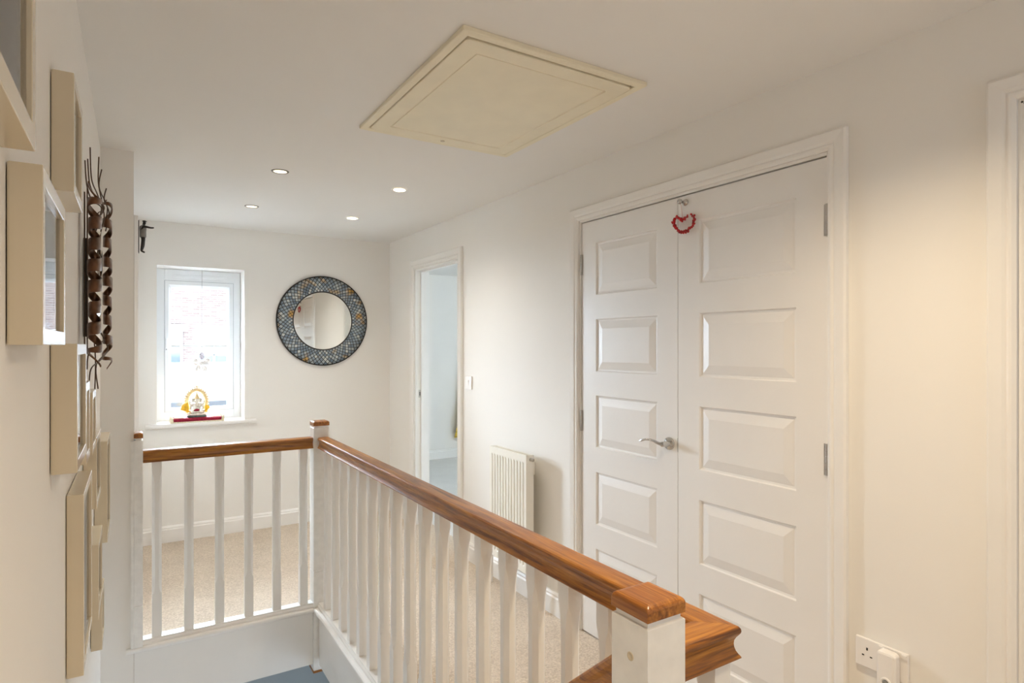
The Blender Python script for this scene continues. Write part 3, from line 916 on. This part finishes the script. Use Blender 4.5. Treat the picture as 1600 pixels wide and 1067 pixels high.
v = obj('bleed_valve', m, 'steel', t)
for ya, yb in ((ry1 + .001, ry1 + .03), (ry0 - .001, ry0 - .03)):
    m = MB().tube([(xf + .03, ya, rz0 + .03), (xf + .03, yb, rz0 + .03), (xf + .03, yb, rz0 + .02), (xf + .03, yb, .001)], [.009, .010, .011, .0075], 12)
    obj('pipe', m, 'white_plastic', t)
for y in (ry0 + .06, ry1 - .09):
    obj('bracket', MB().box(xb, R - .001, y, y + .03, rz1 - .12, rz1 - .05), 'radiator_enamel', t)

# ------------------------------------------------------------------ switch, socket, plug-in
t = thing('light_switch', (R - .001, 3.483, 1.104), 'small white light switch beside the bedroom doorway', 'light switch')
m = MB().box(R - .0095, R - .001, 3.44, 3.526, 1.104, 1.19)
obj('plate', m, 'white_plastic', t, bevel=.003)
m = MB().add([(R - .010, 3.473, 1.132), (R - .010, 3.493, 1.132), (R - .0135, 3.493, 1.162), (R - .0135, 3.473, 1.162), (R - .009, 3.473, 1.132), (R - .009, 3.493, 1.132), (R - .009, 3.493, 1.162), (R - .009, 3.473, 1.162)], [(0, 1, 2, 3), (0, 4, 5, 1), (2, 6, 7, 3), (0, 3, 7, 4), (1, 5, 6, 2), (4, 7, 6, 5)])
obj('rocker', m, 'white_plastic', t)

t = thing('wall_socket', (R - .001, .924, .432), 'white double power socket low on the wall right of the cupboard', 'power socket')
sy0, sy1, sz0, sz1 = .851, .997, .431, .517
m = MB().box(R - .011, R - .001, sy0, sy1, sz0, sz1)
obj('plate', m, 'white_plastic', t, bevel=.003)
def pinset(yc):
    obj('pin_hole', MB().box(R - .0114, R - .0105, yc - .0025, yc + .0025, sz0 + .052, sz0 + .060), 'black', t)
    for d in (-.0115, .0115):
        obj('pin_hole', MB().box(R - .0114, R - .0105, yc + d - .0034, yc + d + .0034, sz0 + .034, sz0 + .0375), 'black', t)
pinset(.963)
for y in (.922, .861):
    obj('switch', MB().box(R - .0145, R - .0105, y - .007, y + .007, sz1 - .016, sz1 - .004), 'white_plastic', t, bevel=.001)
t = thing('plug_in_night_light', (R - .03, .902, .395), 'white plug-in night light with a round sensor in the socket', 'night light')
m = MB()
hw = .026; zc0, zc1 = .392, .513
def ov(x, i):
    pts = []
    for cx, cz, a0 in ((.897 - hw + .014, zc1 - .010, .5 * PI), (.897 - hw + .02, zc0 + .02, PI), (.897 + hw - .02, zc0 + .02, 1.5 * PI), (.897 + hw - .014, zc1 - .010, 0)):
        rr = (.014 if cz > .45 else .02) - i
        for q in range(5):
            a = a0 + q * PI / 8
            pts.append((x, cx + rr * math.cos(a), cz + (rr if cz < .45 else min(rr, .010 - i)) * math.sin(a)))
    return pts
m.rings([ov(R - .0155, 0), ov(R - .034, 0), ov(R - .039, .003), ov(R - .041, .008)], True, True, smooth=False)
obj('body', m, 'white_plastic', t, bevel=.0008)
m = MB().lathe((R - .0412, .895, .428), [(.015, 0), (.015, .003), (.011, .0045), (.0095, .003)], axis=(-1, 0, 0), n=24)
r_ = obj('sensor_ring', m, 'white_plastic', t)
m = MB().lathe((R - .0412, .895, .428), [(.0098, .001), (.0098, .0028), (.004, .0045), (0, .005)], axis=(-1, 0, 0), n=20)
o = obj('sensor', m, 'grey_dot', t); o['label'] = 'round grey sensor'

# ------------------------------------------------------------------ box frames on the stair wall
XW = LW + .0015
def box_frame(y0, y1, z0, z1, label, xf=-.088, bw=.022, pic='photo_pale'):
    t = thing('picture_frame', (XW, (y0 + y1) / 2, z0), label, 'picture frame', 'cream box frames on the stair wall')
    m = MB()
    def rc(i, x): return [(x, y0 + i, z0 + i), (x, y1 - i, z0 + i), (x, y1 - i, z1 - i), (x, y0 + i, z1 - i)]
    m.rings([rc(.001, XW), rc(0, XW + .002), rc(0, xf - .0008), rc(.0008, xf), rc(bw - .0008, xf), rc(bw, xf - .0008), rc(bw, XW + .004)], True, False, smooth=False)
    m.add(rc(.001, XW), [(0, 1, 2, 3)])
    obj('frame', m, 'frame_laminate', t)
    m = MB().box(xf - .0065, xf - .005, y0 + bw, y1 - bw, z0 + bw, z1 - bw)
    obj('glass', m, 'picture_glass', t)
    d = xf - .020
    mw = min(.045, (y1 - y0) * .2)
    a, b_, c, e_ = y0 + bw, y1 - bw, z0 + bw, z1 - bw
    m = MB().rings([[(d, a, c), (d, b_, c), (d, b_, e_), (d, a, e_)], [(d, a + mw, c + mw), (d, b_ - mw, c + mw), (d, b_ - mw, e_ - mw), (d, a + mw, e_ - mw)], [(d - .0015, a + mw, c + mw), (d - .0015, b_ - mw, c + mw), (d - .0015, b_ - mw, e_ - mw), (d - .0015, a + mw, e_ - mw)]], True, False, smooth=False)
    obj('mount_board', m, 'mat_board', t)
    m = MB().box(d - .003, d - .0016, a + mw - .003, b_ - mw + .003, c + mw - .003, e_ - mw + .003)
    obj('picture', m, pic, t)
    return t
FR = [(.335, .818, 1.590, 2.08, 'large cream box frame cut by the top left corner of the picture', 'photo_grey', -.088),
      (1.315, 1.520, 1.655, 1.864, 'small cream box frame highest on the stair wall, left of the metal sculpture', 'photo_grey', -.088),
      (.881, 1.150, 1.384, 1.592, 'cream box frame nearest the viewer, window reflected in its glass', 'photo_pale', -.088),
      (1.308, 1.560, 1.160, 1.387, 'square cream box frame under the metal sculpture, half way down the wall', 'photo_pale', -.083),
      (1.600, 1.905, .672, 1.063, 'tall cream box frame lowest on the wall, its side facing the viewer', 'photo_pale', -.090),
      (1.590, 1.715, 1.128, 1.303, 'narrow cream frame just behind the square one under the sculpture', 'photo_pale', -.085),
      (1.835, 1.990, 1.113, 1.268, 'small cream frame below the tips of the metal sculpture rods', 'photo_pale', -.085),
      (2.110, 2.350, .915, 1.119, 'cream box frame above the tall lowest one and nearer the pier', 'photo_grey', -.088),
      (2.700, 3.000, .656, 1.030, 'tall cream frame farthest along, closest to the wall pier', 'photo_grey', -.080),
      (2.225, 2.465, .554, .781, 'square cream frame low on the wall behind the tall lowest one', 'photo_grey', -.088),
      (2.480, 2.640, .354, .545, 'lowest hung cream frame at the bottom end of the wall near the pier', 'photo_grey', -.088)]
for a in FR: box_frame(a[0], a[1], a[2], a[3], a[4], a[6], pic=a[5], bw=.024 if a[0] < .5 else .02)

# ------------------------------------------------------------------ twisted metal wall sculpture
t = thing('wall_sculpture', (LW + .03, 2.12, 1.26), 'tall brown metal wall sculpture of twisted ribbons and rods between the box frames', 'wall sculpture')
def helix(cx, cy, rx, ry, z0, z1, turns, h, ph, hand=1, n=40, th=.0016):
    m = MB(); N_ = int(turns * n)
    A, Bk = [], []
    rs = []
    for i in range(N_ + 1):
        s_ = i / N_
        a = ph + hand * 2 * PI * turns * s_
        z = z0 + (z1 - z0) * (s_ - .9 * hand * math.cos(a) / (2 * PI * turns))
        e_ = min(1, min(s_, 1 - s_) / .2)
        hh = h * (.16 + .84 * e_ * e_ * (3 - 2 * e_)) / 2
        w = 1 + .12 * math.sin(5 * s_ * PI)
        c, q = math.cos(a), math.sin(a)
        ox, oy = cx + rx * w * c, cy + ry * w * q
        nx, ny = c, q
        tilt = .25 * math.cos(a * .5)
        rs.append([(ox - nx * th, oy - ny * th, z - hh), (ox + nx * th, oy + ny * th, z - hh + tilt * .004), (ox + nx * th, oy + ny * th, z + hh + tilt * .004), (ox - nx * th, oy - ny * th, z + hh)])
    m.rings(rs, True, True, smooth=True)
    return m
obj('ribbon', helix(-.0880, 1.99, .0140, .035, 1.335, 1.815, 8.5, .033, .4), 'bronze_strip', t, fixn=True)
obj('ribbon', helix(-.0660, 2.21, .0108, .035, 1.315, 1.835, 9, .030, 1.8, -1), 'bronze_strip', t)
rods = [[(-.100, 2.03, 1.93), (-.097, 2.03, 1.845), (-.086, 2.09, 1.815), (-.072, 2.15, 1.77), (-.080, 2.10, 1.70), (-.095, 2.05, 1.55)],
        [(-.083, 2.10, 1.925), (-.083, 2.10, 1.84), (-.066, 2.20, 1.805), (-.075, 2.24, 1.76), (-.095, 2.16, 1.70), (-.095, 2.16, 1.40)],
        [(-.077, 2.12, 1.895), (-.083, 2.11, 1.845), (-.076, 2.18, 1.79), (-.09, 2.1, 1.74), (-.10, 2.1, 1.5)],
        [(-.110, 2.0, 1.885), (-.106, 2.0, 1.82), (-.096, 2.03, 1.785), (-.075, 2.06, 1.77), (-.09, 2.0, 1.7)],
        [(-.105, 2.02, 1.895), (-.101, 2.02, 1.83), (-.09, 2.05, 1.80), (-.07, 2.10, 1.78), (-.09, 2.05, 1.73)],
        [(-.067, 2.16, 1.85), (-.072, 2.15, 1.815), (-.062, 2.22, 1.79), (-.07, 2.2, 1.73)],
        [(-.111, 2.0, 1.80), (-.111, 2.0, 1.33)],
        [(-.108, 2.06, 1.83), (-.108, 2.06, 1.36)],
        [(-.102, 2.02, 1.268), (-.098, 2.03, 1.32), (-.078, 2.12, 1.345), (-.064, 2.2, 1.38), (-.085, 2.14, 1.43)],
        [(-.092, 2.08, 1.250), (-.090, 2.08, 1.34), (-.094, 2.06, 1.42), (-.1, 2.05, 1.5)],
        [(-.084, 2.08, 1.262), (-.088, 2.08, 1.33), (-.065, 2.18, 1.37), (-.075, 2.16, 1.41), (-.09, 2.1, 1.45)],
        [(-.105, 1.99, 1.32), (-.102, 2.0, 1.36), (-.085, 2.04, 1.385), (-.07, 2.08, 1.40)]]
def smooth_path(p, n=6):
    p = [Vector(q) for q in p]; out = []
    for i in range(len(p) - 1):
        a, b, c, d = p[max(i - 1, 0)], p[i], p[i + 1], p[min(i + 2, len(p) - 1)]
        for k in range(n):
            u = k / n
            out.append(.5 * ((2 * b) + (c - a) * u + (2 * a - 5 * b + 4 * c - d) * u * u + (3 * b - 3 * c + d - a) * u ** 3))
    return out + [p[-1]]
for r_ in rods:
    m = MB().tube(smooth_path(r_), 0.0017, 7)
    obj('rod', m, 'bronze_rod', t)
for y, x, w_, z0, z1 in ((2.06, -.1005, .008, 1.47, 1.69), (2.09, -.0865, .009, 1.45, 1.71), (2.12, -.0790, .004, 1.50, 1.66)):
    m = MB()
    m.rings([[(x, y, z), (x + w_, y + .004 * math.sin(30 * z), z), (x + w_, y + .002 + .004 * math.sin(30 * z), z), (x, y + .002, z)] for z in [z0 + (z1 - z0) * k / 8 for k in range(9)]], smooth=False)
    q = obj('mirror_strip', m, 'mirror_silver', t); q['label'] = 'shiny mirrored strip'
m = MB().box(-.1195, -.109, 2.10, 2.13, 1.41, 1.69)
obj('shadow_strip', m, 'bronze_dark', t)  # dark strip put in for the shadow mass behind the ribbons

# ------------------------------------------------------------------ small figure on the wall
t = thing('figure_sculpture', (.0235, 3.69, 1.866), 'small dark bronze man with outstretched arm fixed to the architrave high on the left', 'wall sculpture')
sx, sy_, sz = .0232, 3.692, 1.866
m = MB().box(sx, sx + .004, sy_ - .018, sy_ + .018, sz + .002, sz + .168)
obj('backing_plate', m, 'bronze_dark', t)
def skin(name, verts, edges, mat, parent, sub=2):
    org = Vector(parent['_org'])
    me = bpy.data.meshes.new(name)
    me.from_pydata([Vector(v[:3]) - org for v in verts], edges, [])
    o = bpy.data.objects.new(name, me); link(o); o.parent = parent; o['_org'] = tuple(org)
    md = o.modifiers.new('skin', 'SKIN'); md.use_smooth_shade = True
    for i, v in enumerate(verts):
        sv = me.skin_vertices[0].data[i]; sv.radius = (v[3], v[3]); sv.use_root = (i == 0)
    o.modifiers.new('sub', 'SUBSURF').levels = sub; o.modifiers['sub'].render_levels = sub
    me.materials.append(MATS[mat])
    return o
X = lambda a: sx + .006 + a
vs = [(X(.016), sy_, sz + .090, .0125), (X(.013), sy_, sz + .115, .0135), (X(.014), sy_, sz + .138, .0125), (X(.018), sy_, sz + .148, .006), (X(.021), sy_, sz + .158, .0085), (X(.022), sy_, sz + .166, .008),
      (X(.015), sy_ - .010, sz + .070, .0085), (X(.012), sy_ - .010, sz + .042, .0075), (X(.007), sy_ - .009, sz + .012, .0055), (X(.020), sy_ - .011, sz + .005, .005),
      (X(.017), sy_ + .010, sz + .068, .0085), (X(.016), sy_ + .010, sz + .040, .007), (X(.009), sy_ + .009, sz + .014, .0055), (X(.024), sy_ + .011, sz + .006, .005),
      (X(.018), sy_ - .015, sz + .139, .0072), (X(.036), sy_ - .016, sz + .136, .0058), (X(.050), sy_ - .016, sz + .134, .0048), (X(.060), sy_ - .016, sz + .135, .0042), (X(.065), sy_ - .016, sz + .136, .0024),
      (X(.012), sy_ + .015, sz + .137, .0072), (X(.008), sy_ + .018, sz + .116, .0058), (X(.014), sy_ + .017, sz + .095, .0045)]
ed = [(0, 1), (1, 2), (2, 3), (3, 4), (4, 5), (0, 6), (6, 7), (7, 8), (8, 9), (0, 10), (10, 11), (11, 12), (12, 13), (2, 14), (14, 15), (15, 16), (16, 17), (17, 18), (2, 19), (19, 20), (20, 21)]
skin('body', vs, ed, 'bronze_dark', t)
m = MB().lathe((X(.0148), sy_, sz + .083), [(.0135, 0), (.0150, .006), (.0148, .03), (.0160, .045), (.0150, .057), (.010, .062)], n=16)
m.v = [(x, sy_ + (y - sy_) * 1.1, z) for x, y, z in m.v]
obj('shirt', m, 'grey_shirt', t)
m = MB().ball((X(.0205), sy_, sz + .168), (.0095, .009, .0045), 12, 6).ball((X(.027), sy_, sz + .1665), (.007, .007, .0018), 10, 5)
obj('cap', m, 'bronze_dark', t)

# ------------------------------------------------------------------ yellow checked cloth in the bedroom
t = thing('hanging_cloth', (3.48, 6.70, .27), 'yellow checked cloth hanging just inside the bedroom, mostly hidden by the door frame', 'cloth')
m = MB(); rs = []
for i in range(11):
    z = .27 + .80 * i / 10
    hw = .21 * (1 - .62 * (i / 10) ** .7)
    rs.append([(3.56 + hw * math.cos(2 * PI * k / 28) , 6.70 + (.045 + .008 * math.cos(7 * 2 * PI * k / 28)) * math.sin(2 * PI * k / 28), z + .01 * math.cos(2 * PI * k / 28)) for k in range(28)])
m.rings(rs)
obj('cloth', m, 'yellow_check', t)
m = MB().tube([(3.56, 6.70, 1.06), (3.56, 6.70, 1.12), (3.56, 6.74, 1.15), (3.56, 6.797, 1.15)], .005, 8)
obj('hook', m, 'steel', t)

# ------------------------------------------------------------------ outside
m = MB().box(-30, 40, 6.95, 60, -2.8, -2.75)
solo('ground', m, 'render_ground', 'grey paved ground outside the window', 'ground', kind='structure')
HY = 24.
t = thing('brick_house', (2, HY, -2.75), 'overexposed red brick house across the street seen through the window', 'house')
m = MB().box(-6, 10, HY, HY + 7, -2.75, 5.2)
obj('brick_wall', m, 'brick_wall', t)
m = MB().add([(-6.4, HY - .4, 5.1), (10.4, HY - .4, 5.1), (10.4, HY + 3.5, 8), (-6.4, HY + 3.5, 8), (-6.4, HY + 7.4, 5.1), (10.4, HY + 7.4, 5.1)], [(0, 1, 2, 3), (3, 2, 5, 4), (0, 3, 4), (1, 5, 2), (0, 4, 5, 1)])
obj('roof', m, 'roof_tile', t)
for cx, cz in ((2.45, 1.08), (.95, 1.30), (-2.2, 1.1), (6.2, 1.1)):
    w, h = .52, .62
    m = framebars(cx - w, cx + w, cz - h, cz + h, .08, HY - .06, HY - .001)
    m.box(cx - .035, cx + .035, HY - .05, HY - .002, cz - h, cz + h).box(cx - w, cx + w, HY - .05, HY - .002, cz - .03, cz + .03)
    m.box(cx - w - .15, cx + w + .15, HY - .12, HY - .001, cz + h, cz + h + .22)
    f = obj('window', m, 'house_white', t)
    m = MB().box(cx - w, cx + w, HY - .02, HY - .003, cz - h, cz + h)
    obj('pane', m, 'house_glass', f)
t = thing('garage', (2, 13, -2.75), 'low tiled garage roof beyond the window sill', 'garage')
m = MB().box(-5, 8, 13.2, 18, -2.75, .3)
obj('garage_wall', m, 'house_white', t)
m = MB()
for k in range(9):
    y = 12.9 + .3 * k; z = .34 + .075 * k
    m.add([(-5.3, y, z), (8.3, y, z), (8.3, y + .32, z + .08), (-5.3, y + .32, z + .08), (-5.3, y, z - .03), (8.3, y, z - .03)], [(0, 1, 2, 3), (0, 4, 5, 1)])
m.box(-5.3, 8.3, 12.88, 12.98, .2, .33)
obj('garage_roof', m, 'roof_tile', t)

# ------------------------------------------------------------------ daylight
SKY_LOW, SKY_HIGH = 2.0, 50.
w = bpy.data.worlds.new('World'); scn.world = w; w.use_nodes = True
nt = w.node_tree
bg = nt.nodes['Background']
tc = N(nt, 'ShaderNodeTexCoord'); sp_ = N(nt, 'ShaderNodeSeparateXYZ'); nt.links.new(tc.outputs['Generated'], sp_.inputs[0])
dt = N(nt, 'ShaderNodeVectorMath', operation='DOT_PRODUCT'); dt.inputs[1].default_value = (0., .8, .25)
nt.links.new(tc.outputs['Generated'], dt.inputs[0])
mr = N(nt, 'ShaderNodeMapRange'); mr.inputs['From Min'].default_value = .3; mr.inputs['From Max'].default_value = .85
mr.inputs['To Min'].default_value = SKY_LOW; mr.inputs['To Max'].default_value = SKY_HIGH
nt.links.new(dt.outputs['Value'], mr.inputs['Value'])
bg.inputs['Color'].default_value = (.69, .84, 1., 1)         # hazy sky, brightest towards the hidden sun beyond the far house
nt.links.new(mr.outputs[0], bg.inputs['Strength'])
def portal(loc, rot, sx_, sy2):
    l = bpy.data.lights.new('portal', 'AREA'); l.shape = 'RECTANGLE'; l.size = sx_; l.size_y = sy2
    l.cycles.is_portal = True
    o = bpy.data.objects.new('portal', l); link(o); o.location = loc; o.rotation_euler = rot
portal((.425, B + WD + .095, 1.39), (-PI / 2, 0, 0), .58, 1.13)
portal((4.99, 3.9, 1.45), (0, PI / 2, 0), 1.1, 1.2)
portal((R + .115, 2.6, -1.4), (0, PI / 2, 0), 1.4, 1.2)
portal((1.2, YN - .115, 1.35), (PI / 2, 0, 0), .6, .8)

# ------------------------------------------------------------------ camera
cam = bpy.data.cameras.new('Camera')
cam.sensor_width = 36.; cam.lens = 946.9 / 1600 * 36
cam.shift_y = (541.17 - 533.5) / 1600
cam.clip_start = .02; cam.clip_end = 200
co = bpy.data.objects.new('Camera', cam); link(co)
co.location = (0, 0, CAM_H)
co.rotation_euler = (PI / 2, 0, -.5589)
scn.camera = co

scn.view_settings.view_transform = 'Standard'
scn.view_settings.look = 'None'
scn.view_settings.gamma = 1
scn.view_settings.use_curve_mapping = False
scn.view_settings.exposure = 1.46
scn.cycles.max_bounces = 14; scn.cycles.diffuse_bounces = 8
scn.cycles.transparent_max_bounces = 16
scn.cycles.sample_clamp_indirect = 8
scn.cycles.use_denoising = True
for o in bpy.data.objects:
    if '_org' in o: del o['_org']
